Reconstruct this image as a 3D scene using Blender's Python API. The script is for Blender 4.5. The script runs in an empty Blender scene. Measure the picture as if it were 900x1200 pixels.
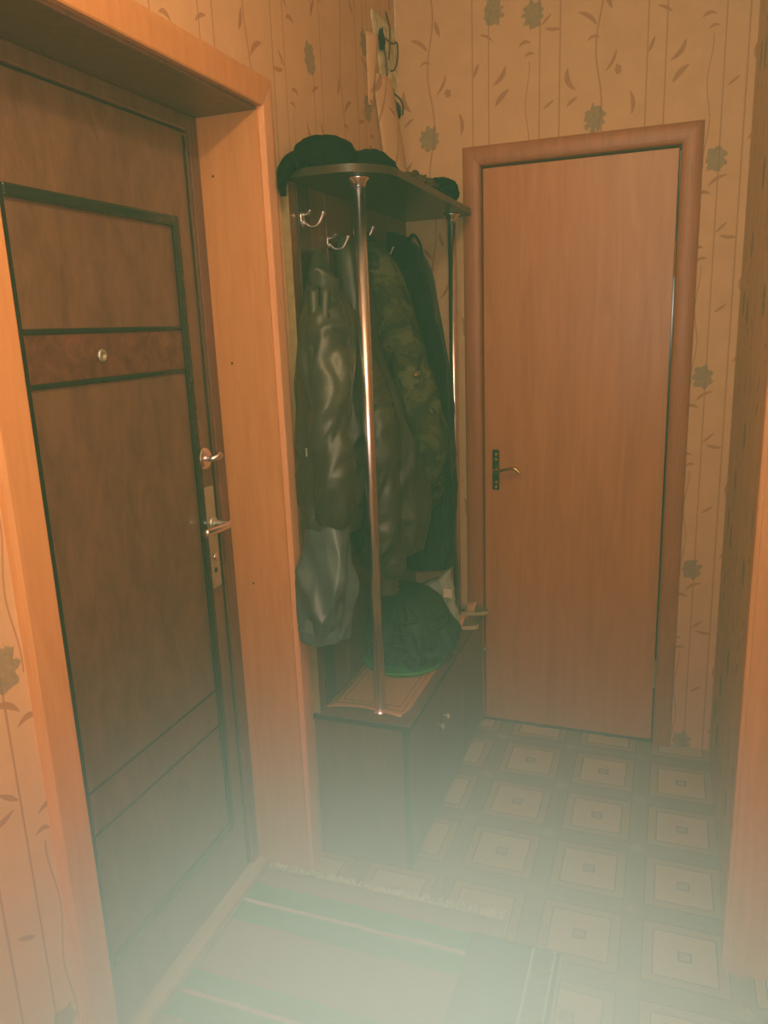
import bpy, bmesh, math, random
from mathutils import Vector, Matrix, noise
R = math.radians
random.seed(7)
sc = bpy.context.scene
COL = sc.collection

# ------------------------------------------------------------------ camera
CAM = Vector((0.8967, -2.6825, 1.5045))
yaw, pitch, roll = R(20.445), R(-13.566), R(-2.187)
fwd = Vector((-math.sin(yaw)*math.cos(pitch), math.cos(yaw)*math.cos(pitch), math.sin(pitch)))
r0 = Vector((math.cos(yaw), math.sin(yaw), 0)); u0 = r0.cross(fwd)
rx = math.cos(roll)*r0 + math.sin(roll)*u0
ux = -math.sin(roll)*r0 + math.cos(roll)*u0
cd = bpy.data.cameras.new('camera'); cam = bpy.data.objects.new('camera', cd); COL.objects.link(cam)
cam.matrix_world = Matrix(((rx.x, ux.x, -fwd.x, CAM.x), (rx.y, ux.y, -fwd.y, CAM.y), (rx.z, ux.z, -fwd.z, CAM.z), (0, 0, 0, 1)))
cd.sensor_fit = 'HORIZONTAL'; cd.sensor_width = 36; cd.lens = 900.72/900*36; cd.clip_start = .02
sc.camera = cam

# ------------------------------------------------------------------ world, lamps, exposure
sc.view_settings.view_transform = 'Standard'; sc.view_settings.look = 'None'
sc.view_settings.gamma = 1; sc.view_settings.use_curve_mapping = False
sc.view_settings.exposure = 0.0
w = bpy.data.worlds.new('world'); sc.world = w; w.use_nodes = True
w.node_tree.nodes['Background'].inputs[0].default_value = (1, .8, .62, 1)
w.node_tree.nodes['Background'].inputs[1].default_value = .05

def lamp(name, loc, power, col, size, kind='POINT'):
    l = bpy.data.lights.new(name, kind); l.energy = power; l.color = col; l.shadow_soft_size = size
    o = bpy.data.objects.new(name, l); o.location = loc; COL.objects.link(o); return o
lamp('ceiling_bulb', (.72, -2.30, 2.40), 24, (1, .74, .42), .05)
lamp('phone_flash', (.935, -2.67, 1.545), 19, (1, .97, .82), .012)
LA = bpy.data.lights.new('room_light', 'AREA'); LA.energy = 6; LA.color = (1, .76, .54); LA.shape = 'RECTANGLE'; LA.size = .9; LA.size_y = 1.3
lo = bpy.data.objects.new('room_light', LA); lo.location = (.55, -4.3, 1.5); lo.rotation_euler = (R(90), 0, 0); COL.objects.link(lo)

# ------------------------------------------------------------------ material helpers
def lin(c):
    return tuple(((x/255)/12.92 if x/255 <= .04045 else ((x/255+.055)/1.055)**2.4) for x in c) + (1,)
class G:
    """a small builder of node graphs"""
    def __init__(s, name):
        s.m = bpy.data.materials.new(name); s.m.use_nodes = True; s.t = s.m.node_tree
        s.b = s.t.nodes['Principled BSDF']; s.out = s.t.nodes['Material Output']
    def n(s, ty, **k):
        o = s.t.nodes.new(ty)
        for a, v in k.items(): setattr(o, a, v)
        return o
    def put(s, sock, v):
        if isinstance(v, bpy.types.NodeSocket): s.t.links.new(v, sock)
        else: sock.default_value = v
    def math(s, op, *a, clamp=False):
        o = s.n('ShaderNodeMath', operation=op, use_clamp=clamp)
        for i, v in enumerate(a): s.put(o.inputs[i], v)
        return o.outputs[0]
    def vmath(s, op, *a):
        o = s.n('ShaderNodeVectorMath', operation=op)
        for i, v in enumerate(a): s.put(o.inputs[i], v)
        return o.outputs[0]
    def mix(s, f, a, b):
        o = s.n('ShaderNodeMix', data_type='RGBA'); s.put(o.inputs[0], f); s.put(o.inputs[6], a); s.put(o.inputs[7], b); return o.outputs[2]
    def coord(s, k='Object'): return s.n('ShaderNodeTexCoord').outputs[k]
    def noise(s, vec, scale, detail=3, rough=.5, dist=0):
        o = s.n('ShaderNodeTexNoise'); s.put(o.inputs['Vector'], vec); o.inputs['Scale'].default_value = scale
        o.inputs['Detail'].default_value = detail; o.inputs['Roughness'].default_value = rough; o.inputs['Distortion'].default_value = dist
        return o.outputs[0]
    def scale(s, vec, k):
        o = s.n('ShaderNodeMapping'); s.put(o.inputs[0], vec); o.inputs['Scale'].default_value = k; return o.outputs[0]
    def ramp(s, f, stops):
        o = s.n('ShaderNodeValToRGB'); s.put(o.inputs[0], f); e = o.color_ramp.elements
        while len(e) < len(stops): e.new(.5)
        for i, (p, c) in enumerate(stops): e[i].position = p; e[i].color = c
        return o.outputs[0]
    def bump(s, h, strength=.3, dist=.002):
        o = s.n('ShaderNodeBump'); s.put(o.inputs['Height'], h); o.inputs['Strength'].default_value = strength; o.inputs['Distance'].default_value = dist
        s.t.links.new(o.outputs[0], s.b.inputs['Normal'])
    def set(s, col=None, rough=.5, metal=0, spec=.5):
        if col is not None: s.put(s.b.inputs['Base Color'], col)
        s.put(s.b.inputs['Roughness'], rough); s.b.inputs['Metallic'].default_value = metal
        s.b.inputs['Specular IOR Level'].default_value = spec; return s.m

def plain(name, c, rough=.5, metal=0, spec=.5, var=.12, nscale=30, bump=0, bscale=200, bdist=.001):
    g = G(name); v = g.noise(g.coord(), nscale)
    a = lin(c); lo_ = tuple(x*(1-var*2) for x in a[:3])+(1,); hi = tuple(min(1, x*(1+var*2)) for x in a[:3])+(1,)
    col = g.mix(g.math('MULTIPLY_ADD', v, 1.8, -.4, clamp=True), lo_, hi)
    if bump: g.bump(g.noise(g.coord(), bscale, 4), bump, bdist)
    return g.set(col, rough, metal, spec)
def wood(name, c, dark, grain=(8, 8, .8), nscale=6, rough=.4, spec=.5, bump=.05, contrast=1.0):
    g = G(name); co = g.scale(g.coord(), grain)
    a = g.noise(co, nscale, 6, .6, .6); b = g.noise(g.scale(co, (6, 6, 1)), nscale*3, 3)
    f = g.math('ADD', g.math('MULTIPLY', a, .75*contrast), g.math('MULTIPLY', b, .25*contrast))
    f = g.math('MULTIPLY_ADD', f, 2.2, -.6*contrast-.0, clamp=True)
    g.bump(b, bump, .001)
    return g.set(g.mix(f, lin(dark), lin(c)), rough, 0, spec)

M = {}
M['casing'] = wood('orange_laminate', (216, 156, 102), (198, 136, 82), rough=.42)
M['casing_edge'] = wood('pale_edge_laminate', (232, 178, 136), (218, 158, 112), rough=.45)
M['int_casing'] = wood('reddish_casing_laminate', (186, 116, 74), (160, 92, 56), rough=.42)
M['int_leaf'] = wood('alder_laminate_door', (204, 136, 80), (180, 110, 62), grain=(5, 5, .5), nscale=5, rough=.38, contrast=1.0)
M['mdoor'] = wood('dark_walnut_foil', (136, 102, 78), (98, 70, 54), grain=(3, 3, 1.2), nscale=7, rough=.33)
M['mdoor_mid'] = wood('burr_walnut_foil', (134, 88, 66), (78, 50, 40), grain=(2, 2, 2), nscale=14, rough=.3)
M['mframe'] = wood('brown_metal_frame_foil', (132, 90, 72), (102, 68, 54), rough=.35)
M['bead'] = plain('blackish_green_bead', (44, 50, 40), .2, var=.05)
M['groove'] = plain('dark_groove', (50, 40, 32), .5)
M['cab'] = wood('mahogany_chipboard', (124, 82, 62), (92, 60, 46), rough=.35)
M['cab_dark'] = plain('dark_edge_band', (44, 38, 30), .35)
M['panel_edge'] = plain('olive_edge_band', (150, 132, 92), .45)
M['shelf_wood'] = wood('dark_shelf_laminate', (70, 58, 42), (50, 42, 30), rough=.3)
M['chrome'] = plain('chrome', (240, 238, 246), .27, 1, var=.02)
M['steel'] = plain('brushed_steel', (196, 196, 176), .42, .75, var=.05)
M['brass'] = plain('brass', (205, 165, 95), .22, 1, var=.05)
M['old_brass'] = plain('antique_bronze', (96, 100, 62), .25, 1, var=.1)
M['sill'] = wood('pale_threshold_wood', (206, 186, 156), (186, 162, 130), grain=(8, .8, 8))
M['plaster'] = plain('crumbling_plaster', (232, 212, 172), .9, var=.22, nscale=35, bump=.8, bscale=90, bdist=.004)
M['plaster_dark'] = plain('dark_hole', (36, 32, 24), .95, var=.3)  # plain very dark colour for the hole lumps
M['wire'] = plain('brown_cable_sheath', (92, 72, 48), .6)
M['white'] = plain('white_paint', (228, 214, 190), .6)
M['concrete'] = plain('screed', (120, 112, 98), .9)

def garment_mat(name, c, rough, spec, bump, bscale, var=.15, sheen=0):
    m = plain(name, c, rough, 0, spec, var=var, nscale=9, bump=bump, bscale=bscale, bdist=.0015)
    m.node_tree.nodes['Principled BSDF'].inputs['Sheen Weight'].default_value = sheen
    return m
M['leather_olive'] = garment_mat('worn_olive_leather', (62, 66, 54), .40, .6, .35, 140)
M['leather_blue'] = garment_mat('blue_grey_oilskin', (82, 98, 100), .34, .6, .3, 90)
M['leather_brown'] = garment_mat('dark_brown_leather', (62, 62, 50), .43, .5, .35, 140)
M['black_cloth'] = garment_mat('black_wool', (20, 26, 22), .9, .2, .4, 400, sheen=.1)
M['navy_cloth'] = garment_mat('navy_cotton', (34, 46, 52), .8, .2, .4, 300)
M['fur'] = garment_mat('black_fur', (22, 22, 16), 1.0, .05, 1.0, 260)
M['fur_brown'] = garment_mat('brown_fur', (92, 70, 46), 1.0, .05, 1.0, 260)
M['bag'] = garment_mat('dark_green_sackcloth', (34, 56, 38), .6, .3, .4, 200)
M['green'] = plain('bright_green_plastic', (60, 160, 74), .4, var=.06)
def camo():
    g = G('woodland_camouflage_cotton'); c = g.coord()
    a = g.noise(c, 13, 2, .5, .6); b = g.noise(g.vmath('ADD', c, (3.1, 7.7, 1.2)), 17, 2, .5, .6)
    base = g.ramp(a, [(0, lin((50, 52, 36))), (.46, lin((64, 64, 44))), (.54, lin((78, 78, 50))), (.66, lin((58, 54, 38)))])
    base.node.color_ramp.interpolation = 'CONSTANT'
    col = g.mix(g.math('GREATER_THAN', b, .6), base, lin((84, 86, 60)))
    g.bump(g.noise(c, 350, 3), .3, .001)
    return g.set(col, .85, 0, .2)
M['camo'] = camo()
def clear():
    g = G('clear_plastic_film'); g.b.inputs['Transmission Weight'].default_value = .5; g.b.inputs['IOR'].default_value = 1.2
    g.bump(g.noise(g.coord(), 60, 3), .8, .004)
    return g.set(lin((226, 238, 220)), .14, 0, .8)
M['film'] = clear()

def wallpaper():
    g = G('floral_wallpaper'); uv = g.coord('UV'); PU, PV = .535, .645
    def local(c, ang):
        p = g.vmath('SUBTRACT', uv, (c[0], c[1], 0))
        p = g.vmath('WRAP', p, (PU/2, PV/2, 1), (-PU/2, -PV/2, -1))
        if ang:
            o = g.n('ShaderNodeVectorRotate', rotation_type='Z_AXIS'); g.put(o.inputs[0], p); o.inputs['Angle'].default_value = -R(ang); p = o.outputs[0]
        o = g.n('ShaderNodeSeparateXYZ'); g.put(o.inputs[0], p); return o.outputs[0], o.outputs[1], p
    def leaf(c, ang, ln, wd, curve=0.0):
        x, y, _ = local(c, ang); ln *= 1.05; wd *= 1.15
        x2 = g.math('MULTIPLY', x, x)
        yy = g.math('MULTIPLY_ADD', x2, -curve, y)
        t = g.math('ADD', g.math('MULTIPLY', x2, 1/ln**2), g.math('POWER', g.math('ABSOLUTE', g.math('MULTIPLY', yy, 1/wd)), 1.3))
        return g.math('MULTIPLY_ADD', t, -5, 5, clamp=True)
    def flower(c, r, k):
        x, y, p = local(c, 0)
        o = g.n('ShaderNodeVectorMath', operation='LENGTH'); g.put(o.inputs[0], p); rad = o.outputs['Value']
        th = g.math('ARCTAN2', y, x)
        rr = g.math('MULTIPLY_ADD', g.noise(uv, 55, 3, .7), .9*r, -.45*r)
        pet = g.math('ADD', g.math('MULTIPLY_ADD', g.math('PINGPONG', g.math('MULTIPLY', th, k/6.2832), .5), .55*r, .84*r), rr)
        pet = g.math('MULTIPLY_ADD', g.math('COSINE', g.math('MULTIPLY', th, 2)), -.10*r, pet)
        d = g.math('SUBTRACT', pet, rad)
        return g.math('MULTIPLY', d, 500, clamp=True), g.math('COSINE', g.math('MULTIPLY', rad, 420))
    def stem(cu, amp, k, ph=0, wd=.0011, v0=None, v1=None):
        x, y, _ = local((cu, 0), 0)
        o = g.n('ShaderNodeSeparateXYZ'); g.put(o.inputs[0], uv); v = o.outputs[1]
        if amp: x = g.math('MULTIPLY_ADD', g.math('SINE', g.math('MULTIPLY_ADD', v, k*2*math.pi/PV, ph)), amp, x)
        m = g.math('MULTIPLY_ADD', g.math('ABSOLUTE', x), -1/wd*.5, 1.35, clamp=True)
        if v0 is not None:
            vm = g.math('FLOORED_MODULO', v, PV)
            m = g.math('MULTIPLY', m, g.math('MULTIPLY', g.math('GREATER_THAN', vm, v0), g.math('LESS_THAN', vm, v1)))
        return m
    P = lambda x, z: (x % PU, z % PV)
    ink = [leaf(P(.352, 2.262), 52, .034, .007, 8), leaf(P(.352, 2.205), 46, .032, .008, -4), leaf(P(.27, 2.292), 68, .022, .005),
           leaf(P(.560, 2.225), -70, .036, .008, 10), leaf(P(.502, 2.165), 35, .020, .004), leaf(P(.573, 2.165), 36, .022, .005, -6),
           leaf(P(.425, 2.352), 8, .020, .005, -22), leaf(P(.440, 2.318), 12, .016, .004, -26), leaf(P(.492, 2.405), 42, .022, .004),
           leaf(P(.512, 2.375), -8, .026, .005, 5), leaf(P(.085, 2.395), -36, .036, .006, -6), leaf(P(.10, 2.338), 5, .020, .004, -24),
           leaf(P(.142, 2.43), -72, .026, .006, 4), leaf(P(.158, 2.262), 60, .034, .0045, 6), leaf(P(.305, 2.385), -28, .024, .004, -8),
           leaf(P(.222, 2.14), 95, .034, .006, 6), leaf(P(.03, 2.02), 50, .026, .005), leaf(P(.47, 1.90), 30, .030, .005, -8),
           leaf(P(.435, 1.865), 0, .022, .005, -18), leaf(P(.26, 1.98), 60, .03, .006, 5), leaf(P(.30, 1.93), -60, .028, .006, -5)]
    ink += [stem(.258, 0, 0), stem(.311, 0, 0, 0, .0011, 0, .50), stem(.473, 0, 0), stem(.0, 0, 0, 0, .0013),
            stem(.118, .010, 2, .6, .0014), stem(.435, .006, 3, 1, .0009, .0, .36)]
    small, _ = flower(P(.175, 2.238), .013, 5); ink.append(small)
    f = ink[0]
    for i in ink[1:]: f = g.math('MAXIMUM', f, i)
    fl, tex = None, None
    for c, r, k in ((P(.109, 2.107), .036, 9), (P(.327, 2.449), .036, 8), (P(.452, 2.425), .036, 9), (P(.465, 1.955), .034, 7)):
        a, b = flower(c, r, k)
        if c == P(.452, 2.425):
            so = g.n('ShaderNodeSeparateXYZ'); g.put(so.inputs[0], uv); a = g.math('MULTIPLY', a, g.math('LESS_THAN', so.outputs[0], .9))
        fl = a if fl is None else g.math('MAXIMUM', fl, a)
    n = g.noise(uv, 14, 3, .6); n2 = g.noise(g.scale(uv, (1, .03, 1)), 420, 2)
    base = g.mix(g.math('MULTIPLY_ADD', n, 2.0, -.5, clamp=True), lin((212, 170, 128)), lin((222, 182, 140)))
    base = g.mix(g.math('MULTIPLY', n2, .28), base, lin((192, 150, 108)))
    col = g.mix(g.math('MULTIPLY', f, .62), base, lin((158, 104, 76)))
    col = g.mix(g.math('MULTIPLY', fl, g.math('MULTIPLY_ADD', g.noise(uv, 90, 2), .6, .38)), col, lin((128, 124, 104)))
    g.bump(n2, .12, .0006)
    return g.set(col, .62, 0, .3)
M['paper'] = wallpaper()

def tile_mat():
    g = G('patterned_floor_tile'); uv = g.coord('UV')           # uv: metres from the tile's own centre
    o = g.n('ShaderNodeSeparateXYZ'); g.put(o.inputs[0], uv)
    ax, ay = g.math('ABSOLUTE', o.outputs[0]), g.math('ABSOLUTE', o.outputs[1])
    c = g.math('MAXIMUM', ax, ay); d = g.math('ADD', ax, ay)
    def band(v, a, b): return g.math('MULTIPLY', g.math('GREATER_THAN', v, a), g.math('LESS_THAN', v, b))
    pos = g.n('ShaderNodeNewGeometry').outputs['Position']
    gr = g.noise(g.scale(pos, (10, 60, 10)), 3, 4, .6)
    inner = g.mix(gr, lin((216, 188, 142)), lin((190, 160, 116)))
    frame = g.mix(gr, lin((192, 166, 122)), lin((164, 138, 98)))
    outer = g.mix(g.noise(pos, 60, 3), lin((164, 148, 112)), lin((144, 130, 98)))
    line = lin((112, 96, 70))
    col = g.mix(g.math('GREATER_THAN', c, .073), inner, frame)
    col = g.mix(g.math('GREATER_THAN', c, .098), col, outer)
    for a, b in ((.0715, .0745), (.0965, .0995), (.0125, .016)): col = g.mix(band(c, a, b), col, line)
    col = g.mix(g.math('MULTIPLY', band(c, .0, .0125), .35), col, line)
    col = g.mix(g.math('GREATER_THAN', d, .228), col, lin((176, 156, 116)))
    col = g.mix(g.math('MULTIPLY', g.noise(pos, 5, 4, .6), .35), col, lin((110, 96, 70)))
    g.bump(gr, .1, .001)
    return g.set(col, g.math('MULTIPLY_ADD', g.noise(pos, 20, 2), .25, .3), 0, .45)
M['tile'] = tile_mat()

def rug_mat():
    g = G('woven_striped_rug'); p = g.n('ShaderNodeNewGeometry').outputs['Position']
    o = g.n('ShaderNodeSeparateXYZ'); g.put(o.inputs[0], p); y = g.math('ADD', o.outputs[1], g.math('MULTIPLY', g.noise(p, 6, 2), .015))
    def band(a, b): return g.math('MULTIPLY', g.math('GREATER_THAN', y, a), g.math('LESS_THAN', y, b))
    wv = g.noise(g.scale(p, (1, 8, 1)), 160, 2)
    col = g.mix(wv, lin((156, 124, 130)), lin((184, 152, 152)))
    gcol = g.mix(wv, lin((60, 150, 84)), lin((84, 176, 108)))
    for a, b in ((-1.215, -1.075), (-1.52, -1.385), (-1.83, -1.70)): col = g.mix(band(a, b), col, gcol)
    for a in (-1.142, -1.448, -1.758): col = g.mix(band(a-.006, a+.006), col, lin((232, 232, 214)))
    g.bump(wv, .6, .003)
    return g.set(col, .95, 0, .1)
M['rug'] = rug_mat()
def mat_mat():
    g = G('doormat_pile'); p = g.n('ShaderNodeNewGeometry').outputs['Position']
    o = g.n('ShaderNodeSeparateXYZ'); g.put(o.inputs[0], p); x = o.outputs[0]
    n = g.noise(p, 300, 3)
    col = g.mix(n, lin((74, 84, 76)), lin((106, 116, 104)))
    sq = g.math('GREATER_THAN', g.noise(p, 45, 1, .5, 2.5), .56)
    lace = g.math('MULTIPLY', sq, g.math('MULTIPLY', g.math('GREATER_THAN', x, .655), g.math('LESS_THAN', x, .700)))
    col = g.mix(g.math('MULTIPLY', lace, .5), col, lin((160, 166, 148)))
    for a, b, c in ((.648, .654, (176, 182, 160)), (.700, .705, (176, 182, 160)), (.705, .716, (70, 62, 74)), (.716, .724, (168, 160, 150))):
        col = g.mix(g.math('MULTIPLY', g.math('GREATER_THAN', x, a), g.math('LESS_THAN', x, b)), col, lin(c))
    g.bump(n, .8, .003)
    return g.set(col, .95, 0, .1)
M['doormat'] = mat_mat()
def pad_mat():
    g = G('printed_seat_pad'); uv = g.coord('UV'); o = g.n('ShaderNodeSeparateXYZ'); g.put(o.inputs[0], uv)
    c = g.math('MAXIMUM', g.math('ABSOLUTE', o.outputs[0]), g.math('ABSOLUTE', o.outputs[1]))
    n = g.math('GREATER_THAN', g.noise(uv, 9, 1, .5, 3), .55)
    col = g.mix(g.math('MULTIPLY', n, .4), lin((184, 132, 88)), lin((146, 96, 60)))
    for a, b in ((.72, .74), (.85, .87)):
        col = g.mix(g.math('MULTIPLY', g.math('GREATER_THAN', c, a), g.math('LESS_THAN', c, b)), col, lin((112, 76, 52)))
    return g.set(col, .6, 0, .3)
M['pad'] = pad_mat()

# ------------------------------------------------------------------ object helpers
WORLD = {}
def obj(name, bm, mat, parent=None, smooth=False, kind=None, label=None, category=None, group=None):
    """links a bmesh (in world coordinates) as one object with its origin at its centre"""
    vs = [v.co for v in bm.verts]
    c = Vector([(min(v[i] for v in vs)+max(v[i] for v in vs))/2 for i in range(3)])
    if parent is None: c.z = min(v.z for v in vs)
    bmesh.ops.translate(bm, verts=bm.verts, vec=-c)
    if smooth:
        for f in bm.faces: f.smooth = True
    me = bpy.data.meshes.new(name); bm.to_mesh(me); bm.free()
    if isinstance(mat, (list, tuple)):
        for m in mat: me.materials.append(m)
    else: me.materials.append(mat)
    o = bpy.data.objects.new(name, me); COL.objects.link(o)
    if parent is not None:
        o.parent = parent; o.location = c-WORLD[parent]
    else: o.location = c
    WORLD[o] = c
    for k, v in (('kind', kind), ('label', label), ('category', category), ('group', group)):
        if v: o[k] = v
    return o
def thing(name, loc, label, category, kind=None, group=None):
    o = bpy.data.objects.new(name, None); COL.objects.link(o); o.location = loc; WORLD[o] = Vector(loc); o.empty_display_size = .05
    o['label'] = label; o['category'] = category
    if kind: o['kind'] = kind
    if group: o['group'] = group
    return o
def box(bm, x0, x1, y0, y1, z0, z1, bev=0, seg=2):
    r = bmesh.ops.create_cube(bm, size=1)
    for v in r['verts']:
        v.co = Vector(((x0+x1)/2+v.co.x*(x1-x0), (y0+y1)/2+v.co.y*(y1-y0), (z0+z1)/2+v.co.z*(z1-z0)))
    if bev:
        es = list({e for v in r['verts'] for e in v.link_edges})
        bmesh.ops.bevel(bm, geom=es, offset=bev, segments=seg, affect='EDGES', profile=.5)
    return bm
def B(*a, **k): return box(bmesh.new(), *a, **k)
def cyl(bm, p0, p1, r0_, r1_=None, seg=24, cap=True):
    r1_ = r0_ if r1_ is None else r1_
    p0, p1 = Vector(p0), Vector(p1); d = p1-p0
    rot = d.to_track_quat('Z', 'Y').to_matrix().to_4x4()
    bmesh.ops.create_cone(bm, cap_ends=cap, segments=seg, radius1=r0_, radius2=r1_, depth=d.length, matrix=Matrix.Translation((p0+p1)/2) @ rot)
    return bm
def lathe(bm, prof, axis_pt, axis='Z', seg=28):
    """prof: (radius, height) pairs turned round an axis"""
    rings = []
    for r, h in prof:
        ring = []
        for i in range(seg):
            a = 2*math.pi*i/seg; c, s = math.cos(a)*r, math.sin(a)*r
            p = {'Z': (c, s, h), 'X': (h, c, s), 'Y': (c, h, s)}[axis]
            ring.append(bm.verts.new(Vector(p)+Vector(axis_pt)))
        rings.append(ring)
    for a, b in zip(rings, rings[1:]):
        for i in range(seg): bm.faces.new((a[i], a[(i+1) % seg], b[(i+1) % seg], b[i]))
    bm.faces.new(rings[0]); bm.faces.new(rings[-1])
    bmesh.ops.recalc_face_normals(bm, faces=bm.faces); return bm
def cat(pts, n):
    """Catmull-Rom through tuples, n steps in each span"""
    P = [pts[0]]+list(pts)+[pts[-1]]; out = []
    for i in range(1, len(P)-2):
        a, b, c, d = P[i-1:i+3]
        for k in range(n):
            t = k/n
            out.append(tuple(.5*(2*b[j]+(c[j]-a[j])*t+(2*a[j]-5*b[j]+4*c[j]-d[j])*t*t+(3*b[j]-a[j]-3*c[j]+d[j])*t**3) for j in range(len(b))))
    out.append(tuple(pts[-1])); return out
def tube(bm, pts, r, seg=10, n=6, wr=0, wf=60, squash=1):
    """swept tube; pts (x,y,z) or (x,y,z,r); wr = wrinkle height"""
    pts = [tuple(p) if len(p) == 4 else tuple(p)+(r,) for p in pts]
    c = cat(pts, n); rings = []; up = None
    for i, p in enumerate(c):
        a = Vector(c[max(i-1, 0)][:3]); b = Vector(c[min(i+1, len(c)-1)][:3]); t = (b-a).normalized()
        if up is None: up = t.orthogonal().normalized()
        up = (up-up.dot(t)*t).normalized(); sd = t.cross(up)
        ring = []
        for k in range(seg):
            an = 2*math.pi*k/seg; rr = p[3]
            if wr: rr += wr*drape(Vector(p[:3])+(up*math.cos(an)+sd*math.sin(an))*p[3], wf/50, -1.3)*min(1, (i+1)/8)
            ring.append(bm.verts.new(Vector(p[:3])+up*math.cos(an)*rr+sd*math.sin(an)*rr*squash))
        rings.append(ring)
    for a, b in zip(rings, rings[1:]):
        for i in range(seg): bm.faces.new((a[i], a[(i+1) % seg], b[(i+1) % seg], b[i]))
    bm.faces.new(rings[0][::-1]); bm.faces.new(rings[-1]); 
    bmesh.ops.recalc_face_normals(bm, faces=bm.faces); return bm
def drape(p, k=1.0, sl=1.0):
    """height of soft diagonal cloth folds at a point"""
    q = Vector((p.x*15*k+p.z*4.5*sl, p.y*15*k-p.z*3.0*sl, p.z*4.2*k))
    q += Vector((noise.noise(q*.5), noise.noise(q*.5+Vector((9, 0, 0))), 0))*.8
    a = 1-2.4*abs(noise.noise(q)); b = 1-2.2*abs(noise.noise(q*2.1+Vector((4, 4, 4))))
    return a*.72+b*.28-.25
def loft(bm, rows, folds=(), seg=84, n=8, nz=.004, seed=0, xmin=None, hem=True, sq=2.4, dr_=.011, dk=1.0):
    """cloth body: rows of (z, cx, cy, hx, hy); folds = (count, phase, drift per metre, amplitude, z where it fades)"""
    c = cat(rows, n); rings = []
    ztop, zbot = c[0][0], c[-1][0]
    for z, cx, cy, hx, hy in c:
        ring = []
        fr = min(1, max(.15, (ztop-z)/max(.01, ztop-zbot)*1.6))
        for k in range(seg):
            a = 2*math.pi*k/seg; ca, sa = math.cos(a), math.sin(a)
            q = (abs(ca)**sq+abs(sa)**sq)**(-1/sq)
            f = 1.0
            for cnt, ph, dr, am, _ in folds:
                s = math.sin(cnt*a+ph+dr*(ztop-z)); f += am*fr*(1-abs(s))*2-am*fr*.7
            p = Vector((cx+hx*q*ca*f, cy+hy*q*sa*f, z))
            v = Vector((p.x*9+seed, p.y*9, p.z*3.2))
            d = noise.noise(v)*nz*2.2+noise.noise(v*2.7)*nz
            p += Vector((ca, sa, 0))*(d*fr*.5+drape(p+Vector((seed, 0, 0)), dk)*dr_*fr)
            if hem: p.z += .008*noise.noise(Vector((a*1.3+seed, 0, z*2)))*fr
            if xmin is not None and p.x < xmin: p.x = xmin+(xmin-p.x)*.02
            ring.append(bm.verts.new(p))
        rings.append(ring)
    for a, b in zip(rings, rings[1:]):
        for i in range(seg): bm.faces.new((a[i], b[i], b[(i+1) % seg], a[(i+1) % seg]))
    bm.faces.new(rings[0])
    # turned-in hem
    last = rings[-1]; cc = sum((v.co for v in last), Vector())/seg
    inn = [bm.verts.new(v.co.lerp(cc, .12)+Vector((0, 0, .001))) for v in last]
    up_ = [bm.verts.new(v.co.lerp(cc, .2)+Vector((0, 0, .06))) for v in last]
    for a, b in ((last, inn), (inn, up_)):
        for i in range(seg): bm.faces.new((a[i], b[i], b[(i+1) % seg], a[(i+1) % seg]))
    bm.faces.new(up_)
    bmesh.ops.recalc_face_normals(bm, faces=bm.faces)
    return bm
def ell(bm, c, r, amp=.0, fr=8, seed=0, sub=4, flat=None):
    res = bmesh.ops.create_icosphere(bm, subdivisions=sub, radius=1)
    for v in res['verts']:
        d = v.co.copy(); k = 1+amp*noise.noise(d*fr/3+Vector((seed, 0, 0)))+amp*.5*noise.noise(d*fr+Vector((seed, 5, 0)))
        p = Vector((d.x*r[0]*k, d.y*r[1]*k, d.z*r[2]*k))+Vector(c)
        if flat is not None and p.z < flat: p.z = flat
        v.co = p
    return bm
def sheet(bm, fn, nu, nv, th=None):
    """surface fn(u,v) on a grid, with thickness th along fn's own normal"""
    g = [[bm.verts.new(fn(i/nu, j/nv)) for j in range(nv+1)] for i in range(nu+1)]
    fs = [bm.faces.new((g[i][j], g[i+1][j], g[i+1][j+1], g[i][j+1])) for i in range(nu) for j in range(nv)]
    if th:
        bmesh.ops.recalc_face_normals(bm, faces=fs); bmesh.ops.solidify(bm, geom=fs, thickness=th)
    return bm
def uvmap(o, fn):
    me = o.data; l = me.uv_layers.new(name='UVMap'); off = WORLD[o]
    for p in me.polygons:
        for li in p.loop_indices:
            l.data[li].uv = fn(me.vertices[me.loops[li].vertex_index].co+off, p.normal)
def wall_uv(co, n):
    if abs(n.x) > abs(n.y): return (-co.y+.17, co.z+.274)
    return (co.x, co.z)
def wall(name, boxes, label):
    bm = bmesh.new()
    for b in boxes: box(bm, *b)
    o = obj(name, bm, M['paper'], kind='structure', label=label, category='wall'); uvmap(o, wall_uv); return o

# ------------------------------------------------------------------ room shell
W, H, YB = 1.0917, 2.62, -4.4
CN, CF, CT = -1.795, -.988, 2.0            # entrance opening: near side, far side, top
wall('wall_left', [(-.22, 0, CF, .12, 0, H), (-.22, 0, YB, CN, 0, H), (-.22, 0, CN, CF, CT, H)], 'floral wallpapered wall round the dark entrance door')
wall('wall_back', [(0, .262, 0, .12, 0, H), (.925, W, 0, .12, 0, H), (.262, .925, 0, .12, 2.03, H)], 'floral wallpapered end wall with the brown interior door')
RF = -1.003
wall('wall_right', [(W, W+.13, RF, .12, 0, H), (W, W+.13, RF-.8, RF, 2.03, H), (W, W+.13, YB, RF-.8, 0, H)], 'shaded floral wallpapered wall right of the interior door')
obj('ceiling', B(-.22, W+.13, YB, .12, H, H+.08), M['white'], kind='structure', label='white ceiling above the hallway', category='ceiling')
wn = wall('wall_front', [(-.22, W+.13, YB-.1, YB, 0, H)], 'wallpapered wall behind the viewer')

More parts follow.
